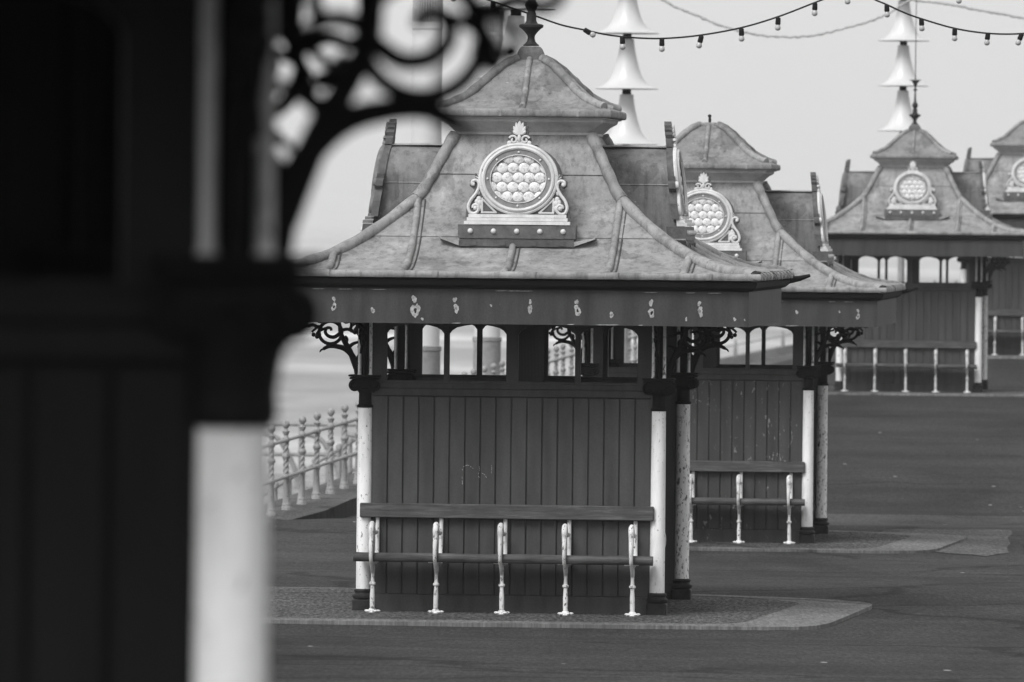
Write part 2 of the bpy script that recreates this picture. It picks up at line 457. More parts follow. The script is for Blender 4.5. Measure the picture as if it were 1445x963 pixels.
def build_plaque(parent, k, xo=0.):
    """dormer face k with its ornament. plate coordinates (u, z) lean back a little"""
    top, bot = 1.10, 1.205
    def out(z): return (bot + (top-bot)*(z-2.93)/(3.75-2.93))
    kk = K if k in (0, 2) else 1.
    def PL(u, z, n=0.):
        o = out(z)*kk + n
        if k == 0: return Vector((u+xo, -o, z))
        if k == 1: return Vector((o, u, z))
        if k == 2: return Vector((-u, o, z))
        return Vector((-o, -u, z))
    nv = (PL(0, 3, 1)-PL(0, 3, 0)); uv = PL(1, 3, 0)-PL(0, 3, 0)
    zc, RX, RZ = 3.306, .307, .277
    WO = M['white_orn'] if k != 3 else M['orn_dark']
    # dormer body : barrel back into the roof
    d = MB(); rows = []
    prof = []
    for i in range(15):
        a = math.pi*i/14; prof.append((-.292*math.cos(a), zc+.258*math.sin(a)))
    prof = [(-.292, 2.80), (-.292, 3.05)]+prof+[(.292, 3.05), (.292, 2.80)]
    for t in (0., .004, .12, .3, .5, .7, .9):
        s = 1.0 if t > .01 else .97
        rows.append([PL(u*s, z, 0)-nv*(.012+t*.95) + Vector((0, 0, .004*math.sin(5*u+t*9))) for u, z in prof])
    d.grid(rows)
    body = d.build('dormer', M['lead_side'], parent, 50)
    e = MB()     # lead cap strip along the top and lap line
    e.tube([PL(0, zc+.262, -.05), PL(0, zc+.266, -.35), PL(0, zc+.262, -.8)], .09, .012, (0, 0, 1), 8)
    for s in (-1, 1): e.tube([PL(s*.289, zc-.03, -.03), PL(s*.292, zc-.03, -.6)], .008, .006, None, 6)
    e.build('lead_cover_strip', M['lead'], body)
    # plate behind the glass
    pl = MB(); circ = [(RX*.96*math.cos(2*math.pi*i/40), zc+RZ*.96*math.sin(2*math.pi*i/40)) for i in range(40)]
    pl.prism(circ, lambda u, z: PL(u, z, 0.008), lambda u, z: PL(u, z, -.02)); pl.build('backing_plate', M['band'], body)
    # rings
    def ering(rx, rz, w, t, n0):
        m.tube([PL(rx*math.cos(a), zc+rz*math.sin(a), n0) for a in [2*math.pi*i/56 for i in range(57)]], w, t, nv, 8)
    m = MB(); ering(RX-.014, RZ-.014, .015, .018, .012); ering(RX-.040, RZ-.038, .016, .020, .024)
    ering(.214, .184, .004, .004, .030)
    m.build('roundel_ring', WO, body)
    m = MB()
    m.grid([[PL((.213+w)*math.cos(a), zc+(.183+w)*math.sin(a), n) for a in [2*math.pi*i/56 for i in range(56)]] for w, n in ((0, .0), (0, .026), (.052, .027), (.060, .0))], True)
    m.build('stud_band', M['band'], body)
    # glass with rows of bull's eyes
    g = MB()
    circ = [(.216*math.cos(2*math.pi*i/40), zc+.187*math.sin(2*math.pi*i/40)) for i in range(40)]
    MB().prism(circ, lambda u, z: PL(u, z, .012), lambda u, z: PL(u, z, .003)).build('glass_backing', M['band'], body)
    rot = Matrix((uv, nv, Vector((0, 0, 1)))).transposed()
    for r in range(-3, 4):
        for q in range(-4, 5):
            u = (q+.5*(r % 2))*.083; z = zc + .005 + r*.073
            if (u/.225)**2+((z-zc)/.195)**2 > 1.12: continue
            g.ell(PL(u, z, .006), (.0475, .014, .046), rot, 20, 10)
    g.build('bullseye_glass', M['lens'], body)
    for i in range(8):
        a = 2*math.pi*i/8
        MB().ell(PL(.235*math.cos(a), zc+.205*math.sin(a), .028), (.0095, .0095, .0095), None, 10, 7).build('stud', M['stud'], body)
    # scrolls each side
    for sg in (-1, 1):
        s = MB()
        pts = [(.318, 3.275), (.345, 3.292), (.362, 3.272), (.350, 3.245), (.325, 3.235)]
        pts = [(.335, 3.262), (.352, 3.262), (.352, 3.284), (.325, 3.294), (.303, 3.275), (.303, 3.235), (.325, 3.19), (.362, 3.14), (.378, 3.09), (.365, 3.05), (.335, 3.04), (.308, 3.055), (.300, 3.085), (.318, 3.108), (.340, 3.10), (.342, 3.082)]
        sp = smooth([(a*sg, 0, b) for a, b in pts], 5)
        s.tube([PL(p.x, p.z, .012) for p in sp], [.013]*len(sp), .018, nv, 8)
        s.ell(PL(sg*.347, 3.268, .012), (.018, .018, .018), None, 10, 7); s.ell(PL(sg*.325, 3.082, .012), (.019, .019, .019), None, 10, 7)
        # acanthus filling and little triangular strut
        for (a, b, w) in ((.30, 3.15, .020), (.29, 3.12, .022), (.315, 3.13, .018), (.29, 3.08, .02), (.305, 3.20, .016)):
            s.ell(PL(sg*a, b, .006), (w, w*.6, w*1.2), None, 8, 6)
        s.tube([PL(sg*.272, 3.16, .006), PL(sg*.272, 3.045, .006)], .009, .012, nv, 6)
        s.tube([PL(sg*.272, 3.15, .004), PL(sg*.17, 3.052, .004)], .009, .011, nv, 6)
        s.tube([PL(sg*.28, 3.048, .008), PL(sg*.16, 3.048, .008)], .008, .012, nv, 6)
        for q, an in enumerate((2.2, 1.6, 1.0, .5)):
            s.tube([PL(sg*.29, 3.30, 0), PL(sg*(.29+.045*math.cos(an)), 3.30+.05*math.sin(an), .0)], [.011, .003], .007, nv, 6)
        s.build('scroll', WO, body)
    # crest: palmette over two small volutes
    c = MB()
    for an, L, w in ((90, .088, .016), (72, .082, .013), (108, .082, .013), (52, .068, .013), (128, .068, .013), (30, .05, .012), (150, .05, .012)):
        a = R(an); u0, z0 = 0.01*math.cos(a), 3.645
        p0 = (u0, z0); p1 = (u0+L*.55*math.cos(a), z0+L*.62*math.sin(a)); p2 = (u0+L*math.cos(a)*.95, z0+L*1.25*math.sin(a)*.95)
        sp = smooth([(p0[0], 0, p0[1]), (p1[0], 0, p1[1]), (p2[0], 0, p2[1])], 4)
        c.tube([PL(p.x, p.z, .012) for p in sp], [.006, .009, .012, w, w*1.15, w*1.1, w*.9, w*.6, .003], .011, nv, 8)
    for sg in (-1, 1):
        pts = []
        for i in range(22):
            t = i/21; r = .034*(1-.78*t); an = math.pi*(.1+1.9*t)*1.2
            pts.append(PL(sg*(.045+r*math.cos(an)), 3.605+r*math.sin(an), .014))
        c.tube(pts, [.009]*22, .013, nv, 6)
        c.ell(PL(sg*.075, 3.58, .008), (.02, .012, .02), None, 8, 6)
    c.ell(PL(0, 3.615, .016), (.017, .017, .032), None, 12, 8)
    c.ell(PL(0, 3.585, .006), (.07, .014, .016), rot, 12, 8)
    c.build('crest', WO, body)
    # thick dark cast backing behind crest and scrolls
    half = [(.40, 3.012), (.395, 3.06), (.385, 3.13), (.345, 3.19), (.335, 3.22), (.372, 3.25), (.372, 3.29), (.33, 3.31), (.335, 3.345), (.30, 3.345)]
    for i in range(7):
        a = math.pi*(.06+.36*i/6); half.append(((RX-.004)*math.cos(a), zc+(RZ-.004)*math.sin(a)))
    half += [(.092, 3.575), (.088, 3.625), (.062, 3.640), (.072, 3.668), (.060, 3.69), (.066, 3.708), (.045, 3.722), (.045, 3.742), (.022, 3.748), (.0, 3.772)]
    poly = half + [(-a, b) for a, b in reversed(half[:-1])]
    bk = MB(); bk.prism(poly, lambda u, z: PL(u, z, .004), lambda u, z: PL(u, z, -.052))
    bk.build('cast_backing', M['grey_iron'], body, 25)
    # base moulding, steps
    bm_ = MB()
    def bar(z0, z1, hw, n0, n1, mm):
        poly = [(-hw, z0), (hw, z0), (hw, z1), (-hw, z1)]
        mm.prism(poly, lambda u, z: PL(u, z, n1), lambda u, z: PL(u, z, n0))
    bar(3.012, 3.036, .375, -.02, .030, bm_); bar(2.985, 3.010, .385, -.02, .048, bm_); bar(2.958, 2.983, .405, -.02, .060, bm_)
    bm_.build('base_moulding', WO, body)
    b2 = MB(); bar(2.852, 2.955, .450, -.10, .052, b2)
    bb = b2.build('bolt_beam', M['grey_iron'], body)
    for i in range(5):
        MB().ell(PL(-.355+i*.1775, 2.907, .055), (.021, .021, .021), None, 12, 8).build('bolt', M['stud'], body)
    fl = MB(); bar(2.79, 2.850, .44, -.12, .044, fl)
    for i in range(4): bar(2.80, 2.822, 0.02, .044, .047, fl) if False else None
    for u in (-.33, -.11, .13, .35):
        poly = [(u-.025, 2.798), (u+.025, 2.798), (u+.025, 2.828), (u-.025, 2.828)]
        fl.prism(poly, lambda a, z: PL(a, z, .050), lambda a, z: PL(a, z, .0445))
    fl.build('lead_apron', M['lead_dark'], body)
    for sg in (-1, 1):      # splayed lead wings on both sides
        ap = MB()
        ap.prism([(sg*.44, 2.83), (sg*.60, 2.862), (sg*.60, 2.852), (sg*.44, 2.795)], lambda u, z: PL(u, z, .05), lambda u, z: PL(u, z, -.14))
        ap.build('lead_wing', M['lead'], body)
    return body

def build_shelter():
    root = empty('promenade_shelter')
    for sx, sy in ((-1, -1), (1, -1), (1, 1), (-1, 1)):
        build_column(root, sx, sy, (sx, sy) == (1, 1))
        build_bracket(root, sx*PW, sy*PD, sx, 0)
        build_bracket(root, sx*PW, sy*PD, 0, sy)
    # end walls
    for sy in (-1, 1):
        w = MB(); n = 18; x0 = -1.065; bw = 2.13/n
        yf = sy*1.30
        for i in range(n):
            g = .0045+random.uniform(0, .0012)
            dy = random.uniform(-.0012, .0012)
            w.box(x0+i*bw+g, x0+(i+1)*bw-g, yf-.020+dy, yf+.020+dy, .13, 1.640, .003)
        w.box(-1.085, 1.085, yf-.0035, yf+.0035, .0, 1.70); w.box(-1.085, 1.085, yf-.015, yf+.015, 1.62, 1.72); w.box(-1.085, -1.06, yf-.017, yf+.017, .1, 1.72); w.box(1.06, 1.085, yf-.017, yf+.017, .1, 1.72)
        w.box(x0, -x0, yf-.030, yf+.030, -.03, .128, .004)
        wall = w.build('board_wall', M['board'], root); wall['face'] = sy
        s = MB(); s.box(x0-.005, -x0+.005, yf-.040, yf+.040, 1.642, 1.700, .006); s.box(x0-.01, -x0+.01, yf-.030, yf+.030, 1.702, 1.742, .004); s.box(x0-.012, -x0+.012, yf-.024, yf+.024, 1.66, 1.76)
        s.build('sill_rail', M['frame'], wall)
        f = MB(); z0, z1 = 1.743, 2.215
        posts = [(-1.083, -.962), (-.523, -.482), (-.045, .045), (.482, .523), (.962, 1.083)]
        for a, b in posts: f.box(a, b, yf-.028, yf+.028, z0, z1, .003)
        for (a, b), (c, d) in zip(posts, posts[1:]):
            poly = [(b, z1-.001), (b, 2.120), (b+.02, 2.146)]
            for i in range(1, 8):
                t = i/8; poly.append((b+(c-b)*t, 2.146+.046*math.sin(math.pi*t)**.8))
            poly += [(c-.02, 2.146), (c, 2.120), (c, z1-.001)]
            f.prism(poly, lambda x, z: Vector((x, yf-.022, z)), lambda x, z: Vector((x, yf+.022, z)))
        f.build('window_frame', M['frame'], wall)
    # long partition down the middle
    p = MB(); n = 20; bw = 2.5/n
    for i in range(n): p.box(-.018, .018, -1.25+i*bw+.0035, -1.25+(i+1)*bw-.0035, .03, 2.19, .003)
    p.box(-.010, .010, -1.25, 1.25, 0, 2.205)
    p.build('partition', M['soffit'], root)
    # fascia, soffit, gutter
    fa = ring_fascia(1.85, 2.205, 2.470, .045).build('fascia', M['fascia'], root)
    so = MB(); so.prism([(-1.8, -1.8), (1.8, -1.8), (1.8, 1.8), (-1.8, 1.8)], lambda a, b: Vector((a, b*K, 2.222)), lambda a, b: Vector((a, b*K, 2.262)))
    so.build('soffit', M['soffit'], root)
    gu = MB(); ring_prof = [(1.852, 2.472), (1.875, 2.478), (1.905, 2.50), (1.915, 2.535), (1.90, 2.552), (1.80, 2.556)]
    rows = []
    for h, z in ring_prof:
        rows.append([side_map(k)(-h, h, z) for k in range(4)])
    gu.grid(rows, True)
    for k in (0, 1):     # long outlet spouts poking out at the corners
        f = side_map(k)
    gu.tube([Vector((1.90, 1.95*K, 2.535)), Vector((1.99, 1.99*K, 2.55)), Vector((2.07, 2.0*K, 2.575))], [.030, .022, .012])
    gu.tube([Vector((-1.90, 1.95*K, 2.535)), Vector((-1.99, 1.99*K, 2.55)), Vector((-2.07, 2.0*K, 2.575))], [.030, .022, .012])
    gu.build('gutter', M['gutter'], root, 20)
    # main roof
    rf = MB()
    laps = (2.862, 3.345)
    zs = [p.z for p in RS]
    for L in laps: zs += [L-.0001, L+.0005]
    zs = sorted(set(zs))
    def proud(z):
        o = 0
        lo = 2.56
        for L in laps:
            if z < L: break
            lo = L
        hi = next((L for L in laps if L > z), 3.7)
        return .010*(1-(z-lo)/(hi-lo)) if lo in laps else 0
    for k in range(4):
        f = side_map(k); rows = []
        for z in zs:
            t = roof_t(z); o = t+proud(z)
            nn = 28; row = []
            for i in range(nn+1):
                a = -1+2*i/nn
                w = (1-abs(a)**6)
                dz = .0035*math.sin(7*a*t+k*2+z*5)*w + .0025*math.sin(17*a*t+z*11+k)*w
                row.append(f(a*o, o+dz, z))
            rows.append(row)
        rf.grid(rows)
    roof = rf.build('roof', M['lead'], root, 40)
    # rolled eave lip
    rows = []
    for h, z in ((1.90, 2.552), (1.937, 2.553), (1.945, 2.568), (1.944, 2.590), (1.935, 2.603), (1.90, 2.606), (1.87, 2.604)):
        row = []
        for k in range(4):
            f = side_map(k)
            for i in range(24):
                a = -1+2*i/24; row.append(f(a*h, h+.0025*math.sin(i*1.9+k)+.0015*math.sin(i*5.3), z+.0015*math.sin(i*2.7+k)))
        rows.append(row)
    el = MB(); el.grid(rows, True)
    for k in (1, 3):           # lead clips close to the corner
        f = side_map(k)
        for i in range(9):
            a = (-.88+i*.21); el.tube([f(a*1.85, 1.955, 2.555), f(a*1.85, 1.962, 2.59), f(a*1.85, 1.93, 2.617), f(a*1.85, 1.80, 2.622)], .011, .007)
    for k in (0, 2):
        f = side_map(k)
        for a in (-.70, -.27, .12, .45, .82): el.box(*((lambda p: (p.x-.022, p.x+.022, p.y-.006, p.y+.02, 2.553, 2.606))(f(a*1.9, 1.946, 2.58))), .004)
    el.build('eave_edge', M['lead'], roof, 50)
    hips = []
    for k in range(4):
        f = side_map(k)
        path = [f(p.x*.995, p.x*.995, p.z+.012) for p in smooth([(a, 0, b) for a, b in ROOF[:-1]+[(.53, 3.64)]], 5)]
        path[0] = f(1.90, 1.90, 2.600)
        hp = roof_roll(path, .047, 12)
        for tt in (.80, 1.55):      # overlap collars
            i0 = min(range(len(path)), key=lambda i: abs(abs(path[i].x)-tt))
            a, b = path[i0], path[i0+1]
            hp.tube([a, b], [.052, .052])
        hp.build('hip_roll', M['lead'], roof, 60)
        for x, t1 in ((0, 1.24), (-.78, .80), (.78, .80), (-1.36, 1.37), (1.36, 1.37)):
            t0 = 1.915; pts = []
            for i in range(15):
                t = t0 + (t1-t0)*i/14
                xx = x + (.0 if x == 0 else .03*math.sin(i/14*3))*(1 if x > 0 else -1)*-.3
                pts.append(f(xx, t+.004, roof_z(t)+.010))
            roof_roll(pts, .029, 10).build('lead_roll', M['lead'], roof, 60)
            # welt line alongside the roll
            m = MB(); m.tube([p+f(.055, 0, 0)-f(0, 0, 0)-Vector((0, 0, .006)) for p in pts], .006, .006, None, 6)
            m.build('welt', M['lead_dark'], roof, 60)
    # drop shadowing neck + cornice under the cap
    co = MB(); rows = []
    for h, z in ((.50, 3.58), (.50, 3.650), (.525, 3.652), (.525, 3.672), (.545, 3.690), (.575, 3.722), (.625, 3.752), (.632, 3.776), (.655, 3.778), (.655, 3.786), (.5, 3.787)):
        rows.append([side_map(k)(-h, h, z) for k in range(4)])
    co.grid(rows, True)
    cor = co.build('cornice', M['grey_iron2'] if 'grey_iron2' in M else M['band'], root, 25)
    CAP = [(.672, 3.786), (.690, 3.796), (.690, 3.836), (.672, 3.851), (.60, 3.872), (.47, 3.935), (.36, 4.03), (.285, 4.105), (.19, 4.19), (.10, 4.24)]
    cs = smooth([(a, 0, b) for a, b in CAP], 4)
    cp = MB()
    for k in range(4):
        f = side_map(k); rows = []
        for p in cs:
            rows.append([f(p.x*(-1+2*i/12), p.x+.003*math.sin(i*2.1+k+p.z*20)*(1-abs(-1+2*i/12)**6), p.z) for i in range(13)])
        cp.grid(rows)
    cap = cp.build('cap_roof', M['lead_side2'], root, 50)
    for k in range(4):
        f = side_map(k)
        path = [f(p.x*.985, p.x*.985, p.z+.010) for p in cs[14:]]
        roof_roll(path, .036, 10).build('hip_roll', M['lead'], cap, 60)
        path = [f(0, p.x+.002, p.z+.006) for p in cs[14:]]
        roof_roll(path, .024, 10).build('lead_roll', M['lead'], cap, 60)
        ls = MB()
        for a in (-.25, .66): ls.box(*((lambda p: (p.x-.012, p.x+.012, p.y-.012, p.y+.012, 3.79, 3.838))(f(a*.66, .683, 3.8))), .004)
        ls.build('cap_clip', M['lead'], cap)
    for k in range(4): build_plaque(root, k, .03 if k == 0 else 0.)
    # finial
    fi = MB()
    fi.lathe([(.112, 4.215), (.112, 4.232), (.102, 4.245), (.098, 4.29), (.082, 4.328), (.066, 4.345)], seg=32, square=True)
    fin = fi.build('finial', M['grey_iron'], root, 30); fin['skipkey'] = 'finial'
    fv = MB()
    fv.lathe([(.060, 4.350), (.064, 4.358), (.050, 4.366), (.034, 4.385), (.028, 4.41), (.030, 4.43), (.048, 4.455), (.072, 4.48), (.094, 4.495),
              (.096, 4.512), (.080, 4.520), (.052, 4.524), (.046, 4.535), (.040, 4.545), (.038, 4.60), (.030, 4.62), (.045, 4.65), (.052, 4.67), (.036, 4.70), (.022, 4.72),
              (.015, 4.80), (.013, 4.90), (.034, 4.915), (.034, 4.925), (.013, 4.94), (.012, 4.985)], seg=24)
    fv.build('finial_vase', M['iron'], fin, 40)
    lf = MB()
    for i in range(6):
        a = i*math.pi/3+.2; c, s_ = math.cos(a), math.sin(a)
        sp = smooth([(.01*c, .01*s_, 4.98), (.03*c, .03*s_, 5.03), (.055*c, .055*s_, 5.07), (.10*c, .10*s_, 5.085)], 3)
        lf.tube(sp, [.010]*3+[.012]*4+[.007, .006, .003][:len(sp)-7])
    lf.tube([(0, 0, 4.98), (0, 0, 5.5), (.004, 0, 6.6)], [.010, .008, .006], seg=6)
    lf.build('leaf_crown', M['iron'], fin, 40)
    return root

def scratch_marks(parent, wall):
    m = MB(); rnd = random.Random(3); Y = -1.3215
    def dash(pts, keep=.6):
        sp = smooth([(a, Y, b) for a, b in pts], 7)
        i = 0
        while i < len(sp)-2:
            if rnd.random() < keep: m.tube([sp[i], sp[i+1], sp[i+2]], [.0012, rnd.uniform(.0016, .003), .0012], .0007, (0, 1, 0), 5)
            i += rnd.choice((1, 2, 3))
    dash([(-.372, 1.09), (-.374, 1.03), (-.371, .97)]); dash([(-.365, 1.105), (-.33, 1.118), (-.30, 1.10), (-.275, 1.085)], .7)
    dash([(-.245, 1.11), (-.24, 1.08), (-.25, 1.04), (-.235, 1.02)], .8); dash([(-.225, 1.06), (-.20, 1.045), (-.185, 1.02)], .7)
    dash([(-.15, 1.12), (-.148, 1.08), (-.155, 1.03)], .35)
    return m.build('scratched_marks', M['peel'], parent)

def peel_patches(parent, C, th, pts):
    rnd = random.Random(11); yl = -1.85*K
    def blob(mb, x, z, r, n=22, dp=.004, el=1.1):
        p1, p2, p3 = (rnd.uniform(0, 6.3) for _ in range(3)); poly = []
        for i in range(n):
            a = 2*math.pi*i/n; q = r*(1+.22*math.sin(2*a+p1)+.13*math.sin(3*a+p2)+.08*math.sin(7*a+p3)+rnd.uniform(-.10, .10))
            poly.append((x+q*.8*math.cos(a), z+q*el*math.sin(a)))
        mb.prism(poly, lambda a, b: Vector((a, yl-dp, b)), lambda a, b: Vector((a, yl-.0005, b)))
    for j, (px, py, s) in enumerate(pts):
        u, v = unroll(px, py); d = C[1]-2.03*math.cos(th)
        X = u*d/F; xl = (X-C[0]+2.03*math.sin(th))/math.cos(th); z = 2.97 - v*d/F
        if abs(xl) > 1.82: continue
        mb = MB(); blob(mb, xl, z-.008, .025*s*rnd.uniform(.75, 1.15), el=rnd.uniform(.9, 1.45))
        o = mb.build('peeled_patch', M['peel'], parent)
        if s > .8:
            if j % 3 != 1:
                mb = MB(); blob(mb, xl+rnd.uniform(-.02, .02), z+.052*s, .015*s, el=1.2); mb.build('peeled_patch', M['peel'], parent)
            mb = MB(); blob(mb, xl+rnd.uniform(-.004, .004), z-.008, .010*s, 12, .0055); mb.build('fixing_mark', M['band' if j % 2 else 'iron'], o)
    for i in range(15):       # flaked edges
        x = rnd.uniform(-1.7, 1.7); w = rnd.uniform(.015, .08); mb = MB()
        z = 2.458 if i % 3 else 2.210
        mb.prism([(x-w, z-.001), (x-w*.3, z-.003), (x+w*.4, z-.002), (x+w, z+.001), (x+w*.6, z+.003), (x-w*.5, z+.002)], lambda a, b: Vector((a, yl-.003, b)), lambda a, b: Vector((a, yl-.0005, b)))
        mb.build('paint_flake', M['peel'], parent)

M['grey_iron2'] = mat_flat('grey_cornice_paint', .36, .5, .25, 9)
proto = build_shelter()
def place(o, C, z, th): o.location = (C[0], C[1], z); o.rotation_euler = (0, 0, -th)
TH = R(5.3)
C1 = (.1244, 64.294); C2 = (2.015, 85.2); C3 = (6.563, 135.3); C4 = (9.42, 151.0)
def c_from_col(X, Y, th):      # centre from the front right column
    return (X - (PW*math.cos(th) - PD*math.sin(th)), Y - (-PW*math.sin(th) - PD*math.cos(th)))
THF = R(-7.35)
CF = c_from_col(-.4066, 12.0, THF)
GRP = 'ironwork shelters along the promenade'
s1 = proto; place(s1, C1, -2.97, TH)
s2 = copy_tree(s1, skip=('finial',)); place(s2, C2, -3.215, TH)
s3 = copy_tree(s1); place(s3, C3, -2.67, TH)
s4 = copy_tree(s1, skip=('finial',)); place(s4, C4, -2.30, TH)
sf = copy_tree(s1); place(sf, CF, -1.85, THF)
tag(s1, 'sharply focused ironwork shelter with a vase finial and peeled patches along its fascia', 'shelter', GRP)
tag(s2, 'ironwork shelter with chipped boards just behind the sharp one, its roof cap lacking a finial', 'shelter', GRP)
tag(s3, 'smaller distant ironwork shelter with a rod and leaf crown on its roof', 'shelter', GRP)
tag(s4, 'farthest ironwork shelter, cut off by the right edge of the photo', 'shelter', GRP)
tag(sf, 'out of focus dark shelter corner filling the left foreground, white column and scroll bracket', 'shelter', GRP)
fasc = next(c for c in kids(s1) if c.name.startswith('fascia'))
peel_patches(fasc, C1, TH, PEEL)
w1 = next(c for c in kids(s1) if c.name.startswith('board_wall') and c['face'] == -1)
scratch_marks(w1, w1)
fasc2 = next(c for c in kids(s2) if c.name.startswith('fascia'))
peel_patches(fasc2, C1, TH, [(1020, 440, 1.), (905, 432, .8), (760, 436, .9), (690, 438, 1.), (985, 431, .5)])
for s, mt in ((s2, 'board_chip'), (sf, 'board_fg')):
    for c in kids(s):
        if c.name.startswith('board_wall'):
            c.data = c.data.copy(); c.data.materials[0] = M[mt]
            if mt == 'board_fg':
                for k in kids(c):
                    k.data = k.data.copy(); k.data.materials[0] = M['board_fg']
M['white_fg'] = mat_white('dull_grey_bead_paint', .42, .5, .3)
def each(o):
    for k in kids(o):
        yield k; yield from each(k)
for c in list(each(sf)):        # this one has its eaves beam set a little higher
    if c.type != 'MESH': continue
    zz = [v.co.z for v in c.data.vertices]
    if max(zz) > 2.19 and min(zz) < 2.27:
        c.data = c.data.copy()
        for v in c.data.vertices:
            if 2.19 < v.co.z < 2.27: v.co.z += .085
        if c.name.startswith('corner_beads'): c.data.materials[0] = M['white_fg'] if min(v.co.y for v in c.data.vertices) < 0 else M['black']  # rear beads coloured black to stand for the shade inside the shelter
for c in kids(sf):
    if c.name.startswith('column') and max(v.co.x for v in c.data.vertices) > 0 and max(v.co.y for v in c.data.vertices) < 0:
        MB().lathe([(.060, 1.556), (.068, 1.562), (.068, 1.58), (.066, 1.60), (.074, 1.65), (.088, 1.69), (.096, 1.72), (.06, 1.73)], (PW, -PD, 0), 24).build('capital_bell', M['black'], c)
wf = next(c for c in kids(sf) if c.name.startswith('board_wall') and c['face'] == 1)
MB().box(.50, .99, 1.255, 1.268, 1.745, 2.25, .003).build('sky_blocking_board', M['soffit'], wf)  # guessed board, added to block the sky showing through this rear window
# broken stub on the second shelter's cap
for s in (s2, s4):
    st = MB()
    st.lathe([(.10, 4.215), (.085, 4.25), (.05, 4.268), (.02, 4.275)], seg=14)
    for a in (.3, 1.6, 2.9, 4.2, 5.4): st.ell((.075*math.cos(a), .075*math.sin(a), 4.245), (.04, .035, .03), None, 10, 7)
    q = st.build('crumpled_cap_lead', M['lead'], s)
    st = MB().tube([(.0, 0, 4.26), (.003, 0, 4.30), (.0, 0, 4.345)], [.012, .016, .010]); st.ell((0, 0, 4.34), (.02, .02, .018), None, 10, 7)
    st.build('finial_stub', M['iron'], s)

# ------------------------------------------------------------------ BENCHES
def build_bench():
    """local: x along, -y towards the sitter's feet, back at y=0"""
    root = empty('bench')
    MB().box(-1.13, 1.12, -.055, -.015, .712, .822, .006).build('back_rail', M['bench_wood'], root)
    m = MB()
    rows = []
    for x in [-1.135+i*.09 for i in range(int(2.26/.09)+1)]+[1.145]:
        rows.append([Vector((x, -.395+.036*math.cos(a), .423+.036*math.sin(a)+.0015*math.sin(x*9))) for a in [2*math.pi*j/14 for j in range(14)]])
    m.grid(rows, True, True); m.build('front_slat', M['bench_wood'], root)
    for i in range(4): MB().box(-1.13, 1.12, -.35+i*.078, -.35+i*.078+.060, .405-i*.004, .435-i*.004, .006).build('seat_slat', M['bench_wood'], root)
    for i, x in enumerate((-1.0, -.515, -.010, .475, .985)):
        g = MB(); nx = (1, 0, 0)
        g.lathe([(.050, 0), (.046, .010), (.030, .018), (.022, .03)], (x, -.30, 0), 10)
        for a in range(5): g.ell((x+.045*math.cos(a*1.26+.3), -.30+.045*math.sin(a*1.26+.3), .010), (.019, .015, .010), None, 8, 6)
        g.lathe([(.017, .02), (.019, .06), (.019, .13), (.015, .19), (.015, .205), (.025, .212), (.025, .226), (.015, .232), (.013, .27), (.017, .33), (.015, .40)], (x, -.30, 0), 12)
        sp = smooth([(x, -.30, .30), (x, -.345, .33), (x, -.40, .375), (x, -.445, .42), (x, -.452, .50), (x, -.43, .58), (x, -.435, .64), (x, -.40, .675), (x, -.34, .665), (x, -.26, .62), (x, -.14, .60), (x, -.05, .60)], 4)
        g.tube(sp, [.014+.008*math.sin(i/len(sp)*3.1) for i in range(len(sp))], [.013+.009*math.exp(-((i/len(sp)-.55)/.22)**2) for i in range(len(sp))], nx, 10)
        sp = smooth([(x, -.30, .385), (x, -.2, .375), (x, -.08, .39), (x, -.02, .45), (x, -.01, .6), (x, -.008, .712)], 4)
        g.tube(sp, .018, .0165, nx, 8)
        sp = smooth([(x, -.39, .60), (x, -.345, .61), (x, -.335, .57), (x, -.37, .55)], 4); g.tube(sp, .009, .013, nx, 6)
        g.box(x-.055, x+.055, -.405, -.375, .384, .394, .003)
        # lean every iron a hair differently
        g.xform(Matrix.Translation((x, 0, 0)) @ Matrix.Rotation(random.uniform(-.012, .012), 4, 'Y') @ Matrix.Translation((-x, 0, 0)))
        g.build('leg', M['white_leg'], root)
    return root
def bench_at(o, C, z, th, lx, ly, rz=0):
    o.location = (C[0]+lx*math.cos(th)+ly*math.sin(th), C[1]-lx*math.sin(th)+ly*math.cos(th), z)
    o.rotation_euler = (0, 0, -th+rz)
BG = 'iron and wood benches against the shelters'
b1 = build_bench(); bench_at(b1, C1, -2.97, TH, -.02, -1.335)
tag(b1, 'long dark wooden bench with five flaking white iron legs against the sharply focused shelter', 'bench', BG)
for C, z, l, (lx, ly, rz) in ((C2, -3.215, 'bench against the chipped boards of the shelter just behind the sharp one', (-.02, -1.335, 0)),
                       (C3, -2.67, 'distant bench with five white legs against the smaller shelter with the rod on its roof', (-.02, -1.335, 0)),
                       (C4, -2.30, 'farthest bench, cut off by the right edge of the photo', (-.02, -1.335, 0)),
                       (C1, -2.97, 'bench inside the sharp shelter facing right, its seat end showing between the two right columns', (.55, 0, math.pi/2)),
                       (C2, -3.215, 'bench inside the chipped shelter facing right, mostly hidden by its right columns', (.55, 0, math.pi/2))):
    o = copy_tree(b1); bench_at(o, C, z, TH, lx, ly, rz); tag(o, l, 'bench', BG)

